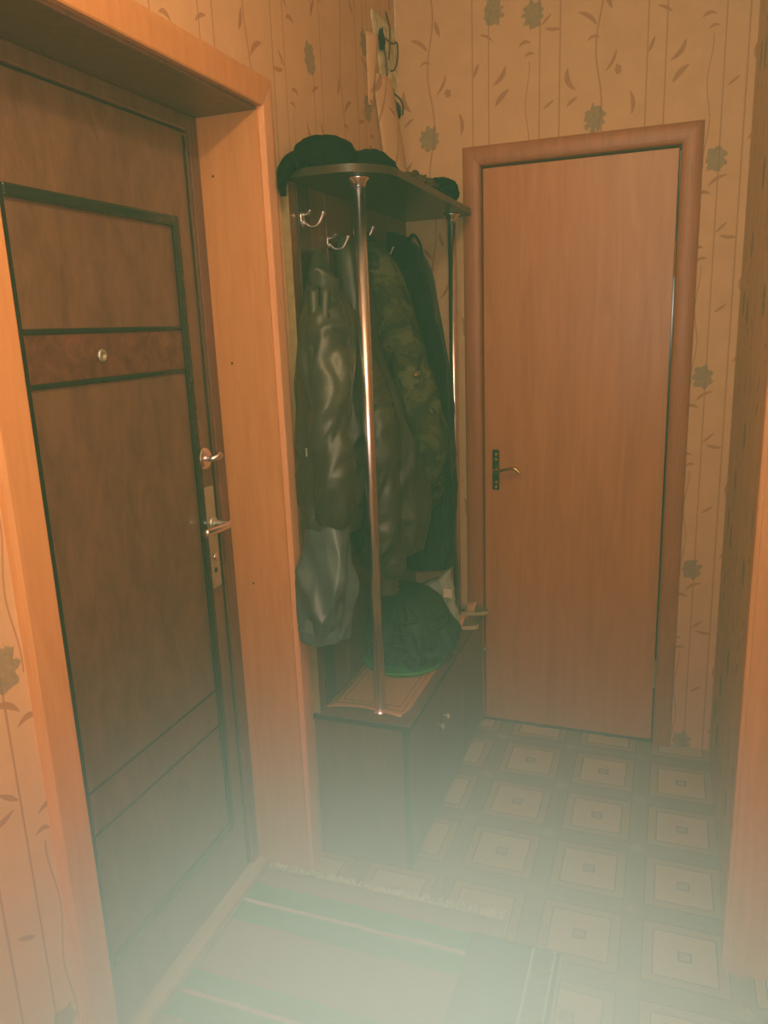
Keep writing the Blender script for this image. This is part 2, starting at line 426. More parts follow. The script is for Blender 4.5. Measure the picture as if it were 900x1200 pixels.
fl = obj('floor', B(-.26, W+.3, YB-.1, .12, -.08, -.004), M['concrete'], kind='structure', label='floor laid with square parquet-patterned tiles', category='floor')
TX, TY, PX, PY = .9979, -.241, .2477, .2525
cache = {}
for i in range(-1, 6):
    for j in range(-1, 12):
        cx, cy = TX-i*PX, TY-j*PY
        x0, x1 = max(cx-PX/2+.0004, -.215), min(cx+PX/2-.0004, W+.12)
        y0, y1 = cy-PY/2+.0004, min(cy+PY/2-.0004, .0)
        if x1-x0 < .01 or y1-y0 < .01: continue
        key = (round(x0-cx, 3), round(x1-cx, 3), round(y1-cy, 3))
        if key not in cache:
            t = obj('tile', B(x0, x1, y0, y1, -.004, 0), M['tile'], fl); uvmap(t, lambda co, n: (co.x-cx, co.y-cy))
            cache[key] = (t, t.location.x-cx, t.location.y-cy)
        else:
            s, dx, dy = cache[key]; t = s.copy(); COL.objects.link(t); t.parent = fl; t.location = (cx+dx, cy+dy, s.location.z)

# ------------------------------------------------------------------ casings
def casing_piece(parent, prof, pa, pb, out_dir, face_dir, mat, mitre_a=0, mitre_b=0, name='casing'):
    """board from pa to pb along its inner edge; prof = (across, out) pairs; mitres lengthen the outer edge"""
    bm = bmesh.new(); pa, pb = Vector(pa), Vector(pb); d = (pb-pa).normalized(); od, fd = Vector(out_dir), Vector(face_dir)
    A = [bm.verts.new(pa+od*u+fd*v-d*u*mitre_a) for u, v in prof]; Bv = [bm.verts.new(pb+od*u+fd*v+d*u*mitre_b) for u, v in prof]
    n = len(prof)
    for i in range(n): bm.faces.new((A[i], A[(i+1) % n], Bv[(i+1) % n], Bv[i]))
    bm.faces.new(A); bm.faces.new(Bv); bmesh.ops.recalc_face_normals(bm, faces=bm.faces)
    return obj(name, bm, mat, parent)
def round_prof(w, t, k=10, lip=.0):
    p = [(0, 0)]
    for i in range(k+1):
        a = math.pi*i/k
        p.append((w*(.5-.5*math.cos(a)*.96), t*(.45+.55*math.sin(a)**.8)))
    p.append((w, 0)); return p
flat_prof = [(0, 0), (0, .012), (.003, .014), (.040, .014), (.054, .010), (.055, 0)]
near_prof = [(0, 0), (0, .012), (.003, .014), (.060, .014), (.068, .010), (.069, 0)]

# entrance (metal) door in the left wall
d1 = thing('door_1', (-.16, (CN+CF)/2, 0), 'dark walnut panelled entrance door in an orange wooden surround', 'door', 'structure')
XL = -.160                                                # leaf face
obj('reveal_board', B(-.170, .0, CF-.012, CF, 0, CT), M['casing'], d1, label='wide orange side board of the doorway')
obj('reveal_board', B(-.170, .0, CN, CN+.012, 0, CT), M['casing'], d1)
obj('reveal_board', B(-.170, .0, CN+.012, CF-.012, CT-.012, CT), M['mframe'], d1, label='lintel board with its shade put into a dark brown colour')  # shade under the lintel is put into this board's darker material
TOPP = [(0, 0), (0, .012), (.003, .014), (.052, .014), (.065, .010), (.066, 0)]
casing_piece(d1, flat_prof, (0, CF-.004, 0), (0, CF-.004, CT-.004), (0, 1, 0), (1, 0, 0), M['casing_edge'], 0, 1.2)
casing_piece(d1, TOPP, (0, CN+.004, CT-.004), (0, CF-.004, CT-.004), (0, 0, 1), (1, 0, 0), M['casing'], 1.04, .833)
casing_piece(d1, near_prof, (0, CN+.004, 0), (0, CN+.004, CT-.004), (0, -1, 0), (1, 0, 0), M['casing'], 0, .957)
# frame, leaf
obj('door_frame', B(-.215, XL+.004, -1.036, CF-.012, .02, CT-.012, bev=.004), M['mframe'], d1)
obj('door_frame', B(-.215, XL+.004, CN+.012, -1.745, .02, CT-.012, bev=.004), M['mframe'], d1)
obj('door_frame', B(-.215, XL+.004, -1.745, -1.036, 1.952, CT-.012, bev=.004), M['mframe'], d1)
leaf1 = obj('door_leaf', B(-.212, XL, -1.742, -1.040, .03, 1.948, bev=.003), M['mdoor'], d1)
def bead(y0, y1, z0, z1, wd=.022, hh=.011):
    for nm, a in (('v', (XL, XL+hh, y0-wd/2, y0+wd/2, z0-wd/2, z1+wd/2)), ('v', (XL, XL+hh, y1-wd/2, y1+wd/2, z0-wd/2, z1+wd/2)),
                  ('h', (XL, XL+hh, y0+wd/2, y1-wd/2, z1-wd/2, z1+wd/2)), ('h', (XL, XL+hh, y0+wd/2, y1-wd/2, z0-wd/2, z0+wd/2))):
        obj('bead_moulding', B(*a, bev=.0045, seg=3), M['bead'], d1)
bead(-1.627, -1.128, .213, 1.750)
for z in (1.518, 1.422):
    obj('cross_bead', B(XL, XL+.005, -1.618, -1.137, z-.005, z+.005, bev=.002), M['bead'], d1)
for z in (.612, .514):
    obj('cross_bead', B(XL, XL+.0025, -1.618, -1.137, z-.0022, z+.0022), M['groove'], d1, label='thin dark groove line low on the door')
obj('burr_panel', B(XL, XL+.002, -1.617, -1.138, 1.428, 1.512), M['mdoor_mid'], d1, label='burr veneer band at eye height')
obj('edge_strip', B(XL, XL+.004, -1.062, -1.056, .04, 1.94, bev=.001), M['bead'], d1, label='dark upright line along the lock edge')
# peephole
p = obj('peephole', lathe(bmesh.new(), [(.013, 0), (.013, .004), (.010, .006), (.006, .006), (.005, .003)], (XL+.002, -1.417, 1.469), 'X'), M['steel'], d1, smooth=True)
# deadbolt with thumb turn
db = obj('deadbolt_rosette', lathe(bmesh.new(), [(.027, 0), (.027, .008), (.024, .013), (.015, .014)], (XL, -1.100, 1.209), 'X'), M['chrome'], d1, smooth=True)
obj('thumb_turn', tube(bmesh.new(), [(XL+.013, -1.100, 1.209, .008), (XL+.028, -1.099, 1.209, .007), (XL+.036, -1.088, 1.212, .009), (XL+.038, -1.078, 1.216, .009)], .007, 12), M['chrome'], db, smooth=True)
# lever plate
pl = obj('lock_plate', B(XL, XL+.009, -1.118, -1.074, .878, 1.138, bev=.004, seg=3), M['steel'], d1)
obj('lever_rose', lathe(bmesh.new(), [(.017, 0), (.017, .006), (.012, .009)], (XL+.009, -1.096, 1.046), 'X'), M['steel'], pl, smooth=True)
obj('lever_handle', tube(bmesh.new(), [(XL+.012, -1.096, 1.046, .010), (XL+.050, -1.096, 1.046, .010), (XL+.060, -1.104, 1.046, .0105), (XL+.062, -1.15, 1.048, .010), (XL+.060, -1.205, 1.050, .011)], .01, 14, squash=.8), M['chrome'], pl, smooth=True)
obj('key_cylinder', lathe(bmesh.new(), [(.009, 0), (.009, .006), (.004, .006)], (XL+.009, -1.098, .960), 'X', 16), M['chrome'], pl, smooth=True)
obj('keyhole', lathe(bmesh.new(), [(.007, 0), (.006, .0015)], (XL+.009, -1.098, .925), 'X', 16), M['bead'], pl, smooth=True)
obj('plate_screw', lathe(bmesh.new(), [(.003, 0), (.002, .0012)], (XL+.009, -1.096, 1.118), 'X', 12), M['steel'], pl)
for z, x in ((1.86, -.125), (1.43, -.115), (.86, -.105)):
    obj('nail_head', lathe(bmesh.new(), [(.003, 0), (.002, -.001)], (x, CF-.012, z), 'Y', 10), M['groove'], d1)
obj('threshold', B(-.206, -.128, CN+.012, CF-.012, 0, .024, bev=.009, seg=4), M['sill'], d1, label='pale wooden threshold strip')

# interior door
d2 = thing('door_2', (.593, .03, 0), 'brown laminate interior door with a curved brass lever', 'door', 'structure')
IP = round_prof(.062, .020)
x0, x1, zt = .285, .902, 2.005
casing_piece(d2, IP, (x0, 0, 0), (x0, 0, zt), (-1, 0, 0), (0, -1, 0), M['int_casing'], 0, 1)
casing_piece(d2, IP, (x0, 0, zt), (x1, 0, zt), (0, 0, 1), (0, -1, 0), M['int_casing'], 1, 1)
casing_piece(d2, IP, (x1, 0, 0), (x1, 0, zt), (1, 0, 0), (0, -1, 0), M['int_casing'], 0, 1)
obj('door_frame', B(.263, .285, 0, .1, 0, 2.005), M['int_casing'], d2)
obj('door_frame', B(.902, .924, 0, .1, 0, 2.005), M['int_casing'], d2)
obj('door_frame', B(.263, .924, 0, .1, 2.005, 2.029), M['int_casing'], d2)
obj('door_stop', B(.285, .902, .05, .1, 0, 2.005), M['bead'], d2)
obj('door_leaf', B(.289, .897, .004, .042, .008, 1.999, bev=.002), M['int_leaf'], d2)
HP = obj('handle_plate', B(.318, .343, -.002, .004, .917, 1.063, bev=.004, seg=3), M['old_brass'], d2)
for z in (1.045, 1.028, .945, .928):
    obj('plate_boss', lathe(bmesh.new(), [(.007, 0), (.006, -.0025), (.002, -.004)], (.3305, -.002, z), 'Y', 14), M['brass'], HP, smooth=True)
obj('lever_handle', tube(bmesh.new(), [(.332, -.002, .991, .009), (.332, -.035, .991, .007), (.338, -.045, .991, .0065), (.365, -.048, .998, .0055), (.395, -.048, 1.005, .0055), (.412, -.048, 1.002, .006), (.424, -.048, .989, .006)], .006, 12), M['brass'], HP, smooth=True)
for z in (1.674, .27):
    obj('hinge', cyl(bmesh.new(), (.899, -.002, z-.052), (.899, -.002, z+.052), .0032, seg=12), M['brass'] if z > 1 else M['steel'], d2)

# doorway in the right wall
d3 = thing('door_3', (W+.06, RF-.4, 0), 'orange wooden casing and side board of the right doorway', 'door', 'structure')
obj('reveal_board', B(W-.004, W+.125, RF-.012, RF, 0, 2.0), M['casing'], d3)
obj('reveal_board', B(W-.004, W+.125, RF-.8, RF-.788, 0, 2.0), M['casing'], d3)
obj('reveal_board', B(W-.004, W+.125, RF-.788, RF-.012, 1.988, 2.0), M['casing'], d3)
RP = [(0, 0), (0, .012), (.003, .014), (.058, .014), (.062, .010), (.062, 0)]
casing_piece(d3, RP, (W, RF-.006, 0), (W, RF-.006, 1.994), (0, 1, 0), (-1, 0, 0), M['casing'], 0, 1)
casing_piece(d3, RP, (W, RF-.794, 1.994), (W, RF-.006, 1.994), (0, 0, 1), (-1, 0, 0), M['casing'], 1, 1)
casing_piece(d3, RP, (W, RF-.794, 0), (W, RF-.794, 1.994), (0, -1, 0), (-1, 0, 0), M['casing'], 0, 1)
obj('door_leaf', B(W+.085, W+.12, RF-.788, RF-.012, .008, 1.985, bev=.002), M['int_leaf'], d3)

# ------------------------------------------------------------------ torn wallpaper in the corner
tw = thing('torn_wallpaper', (.0, -.15, 2.05), 'torn wallpaper with crumbling plaster and cables in the upper corner', 'damage', 'structure')
def patch_fn(u, v):
    z = 2.10+.34*v
    w0 = [(-.03, 2.10), (-.075, 2.17), (-.11, 2.21), (-.15, 2.24), (-.175, 2.3), (-.20, 2.36), (-.235, 2.42), (-.22, 2.46)]
    y = -.22
    for (ya, za), (yb, zb) in zip(w0, w0[1:]):
        if za <= z <= zb: y = ya+(yb-ya)*(z-za)/(zb-za)
    y += .012*noise.noise(Vector((z*40, 0, 0)))
    yy = y*(1-u)-.002*u
    return Vector((.003+.008*abs(noise.noise(Vector((yy*30, z*30, 1))))*math.sin(math.pi*u), yy, z))
obj('plaster_patch', sheet(bmesh.new(), patch_fn, 16, 26, .002), M['plaster'], tw, smooth=True)
for (y, z, a, b, s) in ((-.165, 2.372, .022, .030, 1), (-.03, 2.20, .026, .020, 2), (-.085, 2.225, .016, .03, 3)):
    bm = bmesh.new(); ell(bm, (0.011, y, z), (.006, a, b), .55, 7, s, 3); obj('hole', bm, M['plaster_dark'], tw, smooth=True)
for pts in ([(.014, -.16, 2.38), (.03, -.12, 2.37), (.03, -.075, 2.385), (.022, -.05, 2.35), (.02, -.075, 2.31), (.014, -.1, 2.30)],
            [(.012, -.15, 2.36), (.016, -.145, 2.30), (.016, -.135, 2.24), (.02, -.09, 2.22), (.02, -.04, 2.20)],
            [(.014, -.13, 2.46), (.02, -.115, 2.42), (.016, -.105, 2.38), (.014, -.11, 2.33)],
            [(.014, -.09, 2.24), (.03, -.06, 2.225), (.03, -.03, 2.21), (.02, -.01, 2.19)]):
    obj('cable', tube(bmesh.new(), pts, .0028, 8, 6), M['wire'], tw, smooth=True)
def flap_fn(u, v):                      # loose strip that leans out across the corner
    z = 1.99+.27*v
    a = Vector((.004, -.15-.10*v, z)); b = Vector((.014-.006*v, -.004-.085*v**1.4, z))
    p = a.lerp(b, u); p.x += .040*math.sin(math.pi*u)*(1-.35*v); return p
fo = obj('loose_flap', sheet(bmesh.new(), flap_fn, 10, 14, .0012), M['paper'], tw, smooth=True); uvmap(fo, lambda c, n: (c.x*.5-c.y+.33, c.z))
def flap2(u, v):                        # curled upper edge on the left wall
    z = 2.16+.20*v
    return Vector((.003+.022*math.sin(u*2.2)*(.3+v*.7), -.285+.045*u+.03*(v-.5)*u, z))
fo = obj('loose_flap', sheet(bmesh.new(), flap2, 8, 12, .0012), M['paper'], tw, smooth=True); uvmap(fo, lambda c, n: (-c.y+.31, c.z))
obj('corner_bead', B(.0005, .005, -.005, -.0005, 1.99, H-.001), M['white'], tw)

# ------------------------------------------------------------------ hallway stand
ZB, ZS = .456, 1.852
YN, YF, XF = -.905, -.006, .280
hs = thing('hallway_stand', (.14, -.45, 0), 'dark hallway coat stand with chrome poles, top shelf and shoe bench', 'coat stand')
bp = obj('back_panel', B(.0015, .020, YN, YF, .44, ZS), M['cab'], hs)
obj('edge_band', B(.0015, .021, YN-.002, YN, .456, ZS), M['panel_edge'], bp, label='olive edge band of the back panel')
for y in (-.83, -.66, -.43):
    obj('slat', B(.020, .024, y-.035, y+.035, .458, ZS-.001, bev=.001), M['shelf_wood'] if y < -.8 else M['cab'], bp)
# carcass
obj('end_panel', B(.002, XF-.018, YN, YN+.018, .0, .436), M['cab'], hs, label='reddish brown end panel of the shoe bench')
obj('end_panel', B(.002, XF-.018, YF-.018, YF, .0, .436), M['cab'], hs)
obj('edge_strip', B(XF-.018, XF-.001, YN-.001, YN+.004, .0, .436), M['cab_dark'], hs, label='dark upright edge strip')
obj('bottom_panel', B(.002, XF-.018, YN+.018, YF-.018, .03, .048), M['cab_dark'], hs)
obj('plinth', B(XF-.035, XF-.022, YN+.018, YF-.018, 0, .03), M['cab_dark'], hs)
for k, (ya, yb) in enumerate(((YN+.006, -.605), (-.601, -.303), (-.299, YF-.002))):
    dr = obj('cabinet_door', B(XF-.018, XF, ya, yb, .012, .434, bev=.001), M['cab'], hs)
    ky = yb-.03 if k % 2 == 0 else ya+.03
    obj('knob', lathe(bmesh.new(), [(.004, 0), (.004, .010), (.009, .016), (.008, .022), (.003, .024)], (XF, ky, .312), 'X', 16), M['steel'], dr, smooth=True)
bt = obj('bench_top', B(.002, XF+.006, YN-.006, YF, .437, ZB, bev=.003), M['cab'], hs)
obj('edge_band', B(.002, XF+.0075, YN-.0078, YN-.006, .439, ZB-.002), M['cab_dark'], bt)
obj('edge_band', B(XF+.006, XF+.0078, YN-.0078, YF, .439, ZB-.002), M['cab_dark'], bt)
# top shelf with rounded near corner
def shelf_outline():
    pts = [(.002, YF), (.002, -.925)]
    cx, cy, r = .145, -.795, .130
    pts.append((.06, -.931))
    for i in range(33):
        a = R(-90+90*i/32); pts.append((cx+r*math.cos(a)*.92, cy-.006+r*math.sin(a)))
    cx, cy, r = .205, -.085, .058
    for i in range(9):
        a = R(0+90*i/8); pts.append((cx+r*math.cos(a)+.0, cy+.022+r*math.sin(a)*.9))
    return pts
def prism(pts, z0, z1, grow=0):
    bm = bmesh.new(); c = Vector((.13, -.45))
    a = [bm.verts.new((x, y, z0)) for x, y in pts]; b = [bm.verts.new((x, y, z1)) for x, y in pts]; n = len(pts)
    for i in range(n): bm.faces.new((a[i], a[(i+1) % n], b[(i+1) % n], b[i]))
    bm.faces.new(a); bm.faces.new(b); bmesh.ops.recalc_face_normals(bm, faces=bm.faces)
    return bm
obj('top_shelf', prism(shelf_outline(), ZS, ZS+.018), M['shelf_wood'], hs)
def pole(x, y, r):
    p = obj('pole', cyl(bmesh.new(), (x, y, ZB), (x, y, ZS), r, seg=32), M['chrome'], hs, smooth=True, label='chrome pole')
    obj('flange', lathe(bmesh.new(), [(.027, 0), (.027, -.004), (.020, -.010), (.0165, -.022), (r, -.022)], (x, y, ZS), 'Z'), M['chrome'], p, smooth=True)
    obj('flange', lathe(bmesh.new(), [(.024, 0), (.024, .003), (.017, .008), (r, .010)], (x, y, ZB), 'Z'), M['chrome'], p, smooth=True)
pole(.180, -.850, .0160); pole(.209, -.105, .0135)
def hook(y, z):
    bm = bmesh.new(); ell(bm, (.026, y, z), (.004, .012, .022), 0, sub=3)
    h = obj('hook', bm, M['chrome'], hs, smooth=True)
    obj('prong', tube(bmesh.new(), [(.026, y, z-.005, .004), (.045, y, z-.02, .0042), (.065, y, z-.018, .0044), (.078, y, z+.0, .0046), (.083, y, z+.012, .006)], .004, 10), M['chrome'], h, smooth=True)
    obj('prong', tube(bmesh.new(), [(.026, y, z+.008, .0035), (.040, y, z+.010, .0035), (.048, y, z+.018, .0055)], .004, 10), M['chrome'], h, smooth=True)
for y, z in ((-.845, 1.772), (-.69, 1.730), (-.50, 1.772), (-.33, 1.730), (-.17, 1.772)): hook(y, z)

# ------------------------------------------------------------------ garments
g1 = 'coats hanging on the hallway stand'
ja = thing('leather_jacket', (.08, -.86, 1.0), 'worn olive-grey leather jacket with long sleeves hanging left of the near chrome pole', 'jacket', group=g1)
rows = [(1.70, .045, -.80, .010, .02), (1.66, .052, -.815, .022, .035), (1.61, .066, -.83, .036, .055), (1.54, .084, -.85, .060, .085), (1.42, .090, -.865, .068, .115),
        (1.26, .088, -.87, .070, .115), (1.12, .086, -.875, .068, .110), (1.02, .084, -.875, .062, .105)]
obj('body', loft(bmesh.new(), rows, [(3, .6, 2.2, .05, 0)], seg=120, n=12, nz=.006, seed=1, xmin=.026, dr_=.016), M['leather_olive'], ja, smooth=True)
obj('sleeve', tube(bmesh.new(), [(.090, -.88, 1.58, .026), (.108, -.915, 1.50, .042), (.124, -.945, 1.38, .048), (.122, -.965, 1.26, .046), (.130, -.968, 1.16, .048), (.124, -.962, 1.085, .046), (.112, -.955, 1.03, .036)], .04, 56, 14, wr=.018, wf=45), M['leather_olive'], ja, smooth=True, label='creased near sleeve')
obj('sleeve', tube(bmesh.new(), [(.065, -.855, 1.56, .022), (.060, -.895, 1.47, .032), (.060, -.925, 1.36, .034), (.058, -.94, 1.22, .034), (.062, -.945, 1.10, .034), (.066, -.935, 1.03, .030)], .04, 48, 14, wr=.014, wf=48), M['leather_olive'], ja, smooth=True)
def collar(u, v):
    a = R(-150+300*u); rr = .046+.012*v
    return Vector((.080+rr*.75*math.sin(a)*.9, -.855-rr*math.cos(a)*.9, 1.605+.05*v-.045*abs(math.sin(a/2))+.012*noise.noise(Vector((u*5, v*2, 0)))))
obj('collar', sheet(bmesh.new(), collar, 28, 5, .004), M['leather_olive'], ja, smooth=True)
def lapel(sg):
    def f(u, v):
        x = .098+.030*v*sg*(1-u*.3); z = 1.60-.17*u-.03*v*math.sin(u*3)
        return Vector((x+.006*u, -.925-.035*u-.012*math.sin(v*3.1)-.004*v, z))
    return f
for sg in (-1, 1): obj('lapel', sheet(bmesh.new(), lapel(sg), 14, 6, .004), M['leather_olive'], ja, smooth=True)
obj('waistband', loft(bmesh.new(), [(1.045, .084, -.880, .070, .112), (1.02, .084, -.880, .072, .114), (.990, .083, -.880, .068, .110)], [(3, 1, 0, .03, 0)], seg=96, n=6, nz=.003, seed=4, xmin=.026, dr_=.006), M['leather_olive'], ja, smooth=True)
obj('zip_pull', B(.080, .084, -1.020, -1.016, 1.205, 1.225, bev=.001), M['steel'], ja, label='small metal zip pull')

jb = thing('oilskin_coat', (.08, -.96, .7), 'blue-grey coat tail hanging below the olive leather jacket', 'coat', group=g1)
rows = [(1.10, .088, -.905, .050, .06), (1.03, .090, -.935, .054, .055), (.94, .094, -.955, .062, .050), (.86, .090, -.965, .072, .052), (.80, .082, -.97, .068, .055), (.75, .076, -.972, .062, .054), (.722, .072, -.97, .056, .052)]
obj('skirt', loft(bmesh.new(), rows, [(2, .9, 5, .16, 0), (3, .2, -6, .06, 0)], seg=110, n=12, nz=.006, seed=9.4, xmin=.017, dr_=.018, dk=.8), M['leather_blue'], jb, smooth=True)
obj('hem_band', loft(bmesh.new(), [(.75, .075, -.972, .063, .056), (.737, .073, -.972, .061, .055), (.716, .071, -.971, .058, .053)], [(2, .9, 3.4, .06, 0)], seg=60, n=5, nz=.002, seed=3, xmin=.016, dr_=.003), M['leather_blue'], jb, smooth=True)

jc = thing('brown_leather_jacket', (.15, -.62, .73), 'dark brown leather jacket with gathered cuff hanging right of the near chrome pole', 'jacket', group=g1)
rows = [(1.745, .060, -.66, .012, .02), (1.68, .070, -.65, .036, .05), (1.58, .076, -.64, .046, .07), (1.46, .084, -.64, .054, .09), (1.32, .118, -.635, .084, .10), (1.17, .142, -.63, .100, .105), (1.0, .148, -.63, .103, .10), (.90, .145, -.63, .098, .095), (.86, .142, -.63, .092, .09)]
obj('body', loft(bmesh.new(), rows, [(4, .2, 2.6, .05, 0)], seg=110, n=11, nz=.006, seed=21, xmin=.026, dr_=.016), M['leather_brown'], jc, smooth=True)
sl = obj('sleeve', tube(bmesh.new(), [(.095, -.70, 1.50, .030), (.135, -.735, 1.36, .046), (.166, -.755, 1.22, .055), (.158, -.752, 1.08, .054), (.162, -.745, .96, .060), (.168, -.735, .87, .060), (.166, -.728, .82, .040)], .05, 56, 14, wr=.020, wf=44), M['leather_brown'], jc, smooth=True, label='heavily creased sleeve')
obj('cuff', lathe(bmesh.new(), [(.034, .825), (.038, .818), (.034, .811), (.039, .803), (.034, .796), (.039, .788), (.034, .780), (.039, .772), (.035, .764), (.030, .760)], (.166, -.728, 0), 'Z'), M['leather_brown'], jc, smooth=True, label='elasticated ribbed cuff')
obj('button', lathe(bmesh.new(), [(.006, 0), (.005, -.003)], (.166, -.768, .808), 'Y', 14), M['brass'], jc)
obj('shoulder_strap', tube(bmesh.new(), [(.115, -.705, 1.70), (.135, -.735, 1.65), (.15, -.742, 1.60)], .009, 10, 6, squash=.5), M['leather_olive'], jc, smooth=True)

jd = thing('camouflage_jacket', (.16, -.5, .95), 'green camouflage cotton jacket hanging between the brown leather jacket and the black coat', 'jacket', group=g1)
rows = [(1.765, .055, -.50, .012, .02), (1.69, .100, -.52, .045, .06), (1.60, .118, -.52, .062, .09), (1.48, .136, -.51, .072, .10), (1.36, .150, -.485, .085, .09), (1.24, .165, -.48, .095, .09), (1.12, .172, -.48, .100, .085), (1.02, .165, -.48, .095, .08), (.96, .155, -.48, .085, .075)]
obj('body', loft(bmesh.new(), rows, [(4, 2.2, 3, .05, 0)], seg=100, n=11, nz=.006, seed=33, xmin=.026, dr_=.014), M['camo'], jd, smooth=True)
obj('sleeve', tube(bmesh.new(), [(.150, -.56, 1.58, .035), (.180, -.58, 1.47, .048), (.214, -.59, 1.36, .052), (.240, -.585, 1.25, .055), (.255, -.575, 1.18, .054), (.245, -.565, 1.11, .045), (.222, -.56, 1.03, .036)], .04, 48, 14, wr=.016, wf=48), M['camo'], jd, smooth=True)
obj('sleeve_tab', B(.236, .256, -.646, -.634, 1.365, 1.382, bev=.003), M['leather_brown'], jd)
obj('snap_button', lathe(bmesh.new(), [(.006, 0), (.005, -.004)], (.246, -.646, 1.373), 'Y', 14), M['brass'], jd, label='shiny metal snap button')

je = thing('black_coat', (.15, -.27, .68), 'long black wool coat hanging farthest back on the stand', 'coat', group=g1)
rows = [(1.790, .060, -.27, .015, .025), (1.755, .085, -.26, .045, .05), (1.68, .110, -.255, .062, .09), (1.58, .118, -.25, .074, .085), (1.48, .124, -.25, .082, .088), (1.34, .134, -.25, .094, .09), (1.18, .138, -.25, .098, .09), (1.0, .140, -.25, .100, .09), (.82, .140, -.25, .098, .09), (.74, .138, -.25, .094, .088), (.70, .136, -.25, .09, .085)]
obj('body', loft(bmesh.new(), rows, [(4, 1.1, 1.2, .04, 0)], seg=90, n=9, nz=.005, seed=41, xmin=.026, dr_=.010), M['black_cloth'], je, smooth=True)
obj('sleeve', tube(bmesh.new(), [(.150, -.31, 1.66, .030), (.178, -.325, 1.52, .036), (.205, -.33, 1.36, .038), (.212, -.33, 1.2, .036), (.205, -.33, 1.06, .034)], .04, 32, 12, wr=.009, wf=50), M['black_cloth'], je, smooth=True)
obj('shoulder_loop', tube(bmesh.new(), [(.118, -.285, 1.755), (.140, -.30, 1.775), (.158, -.29, 1.745), (.160, -.28, 1.70)], .008, 10, 6, squash=.5), M['black_cloth'], je, smooth=True)
jn = thing('navy_trousers', (.2, -.42, .7), 'navy cotton work trousers hanging low in front of the black coat', 'trousers', group=g1)
obj('trouser_leg', loft(bmesh.new(), [(1.22, .195, -.388, .04, .028), (1.1, .20, -.388, .046, .032), (.95, .205, -.388, .048, .034), (.82, .200, -.388, .046, .034), (.74, .198, -.388, .044, .032)], [(5, 0, 3, .12, 0)], seg=56, nz=.005, seed=51), M['navy_cloth'], jn, smooth=True)
obj('trouser_leg', loft(bmesh.new(), [(1.22, .215, -.368, .032, .026), (1.05, .222, -.366, .034, .03), (.9, .222, -.366, .034, .03), (.77, .218, -.366, .032, .028)], [(5, 1, 3, .12, 0)], seg=56, nz=.005, seed=52), M['navy_cloth'], jn, smooth=True)

# ------------------------------------------------------------------ hats on the top shelf
ZT = ZS+.018
bm = bmesh.new(); ell(bm, (.080, -.80, ZT+.038), (.076, .095, .054), .10, 5, 3, 5, flat=ZT)
h1 = obj('fur_hat', bm, M['fur'], smooth=True, label='bulky black fur hat at the near left end of the top shelf', category='hat')
bm = bmesh.new(); ell(bm, (.060, -.815, ZT+.052), (.052, .07, .036), .10, 5, 8, 4); obj('ear_flap', bm, M['fur'], h1, smooth=True)
bm = bmesh.new(); ell(bm, (.115, -.60, ZT+.038), (.074, .110, .055), .09, 5, 5, 5, flat=ZT)
h2 = obj('knitted_hat', bm, M['fur'], smooth=True, label='flat black knitted hat just right of the bulky fur hat', category='hat')
bm = bmesh.new(); lathe(bm, [(.055, 0), (.062, .004), (.062, .02), (.055, .026)], (.118, -.60, ZT), 'Z', 30)
obj('brim', bm, M['fur'], h2, smooth=True)
bm = bmesh.new(); ell(bm, (.150, -.37, ZT+.022), (.075, .10, .042), .35, 14, 11, 5, flat=ZT)
h3 = obj('fur_collar', bm, M['fur_brown'], smooth=True, label='brown fur collar lying behind the black hats on the shelf', category='collar')
bm = bmesh.new(); ell(bm, (.198, -.185, ZT+.036), (.056, .062, .046), .10, 6, 15, 5, flat=ZT)
h4 = obj('beanie', bm, M['fur'], smooth=True, label='small black cap at the far right end of the top shelf', category='hat')
def visor(u, v): 
    a = R(-70+140*u); r = .045+.035*v
    return Vector((.168-math.cos(a)*r*.5+.0, -.205-math.cos(a)*r*.9, ZT+.010+.004*math.sin(v*2))) + Vector((math.sin(a)*r*.6, 0, 0))
obj('visor', sheet(bmesh.new(), visor, 14, 4, .003), M['fur'], h4, smooth=True)
gl = obj('black_glove', tube(bmesh.new(), [(.075, -.900, ZT+.020, .018), (.052, -.925, ZT+.018, .022), (.034, -.946, ZT-.004, .020), (.028, -.953, ZT-.035, .014), (.030, -.952, ZT-.060, .008)], .02, 20, 8, wr=.006, wf=70, squash=.8), M['fur'], smooth=True, label='black glove drooping over the near left corner of the top shelf', category='glove')
obj('thumb', tube(bmesh.new(), [(.048, -.93, ZT+.018, .010), (.068, -.945, ZT+.012, .009), (.074, -.952, ZT-.004, .006)], .01, 14, 6), M['fur'], gl, smooth=True)

# ------------------------------------------------------------------ on the bench
def pad(u, v):
    x = .022+.236*v; y = -.868+.40*u
    curl = .012*max(0, 1-u*7)*math.sin(v*3.4)
    return Vector((x, y, ZB+.0008+curl+.0006*noise.noise(Vector((u*6, v*6, 0)))))
po = obj('seat_pad', sheet(bmesh.new(), pad, 24, 10, .0015), M['pad'], label='thin tan printed seat pad with line border on the bench by the pole', category='seat pad', smooth=True)
uvmap(po, lambda c, n: ((c.x-.140)/.118, (c.y+.668)/.2))
tr = obj('green_tray', lathe(bmesh.new(), [(.118, 0), (.130, .004), (.136, .016), (.133, .017), (.126, .006), (.04, .005)], (.142, -.525, ZB+.003), 'Z', 48), M['green'], smooth=True, label='bright green round plastic tray under the dark green sack', category='tray')
tr.scale = (.95, .95, 1)
sk = thing('green_sack', (.15, -.49, ZB+.01), 'dark green cloth sack slumped on the green tray', 'bag')
rows = [(.700, .120, -.47, .030, .03), (.684, .130, -.475, .070, .070), (.645, .144, -.48, .108, .100), (.58, .152, -.485, .136, .115), (.53, .156, -.485, .136, .115), (.495, .154, -.485, .120, .100), (.466, .150, -.485, .092, .080)]
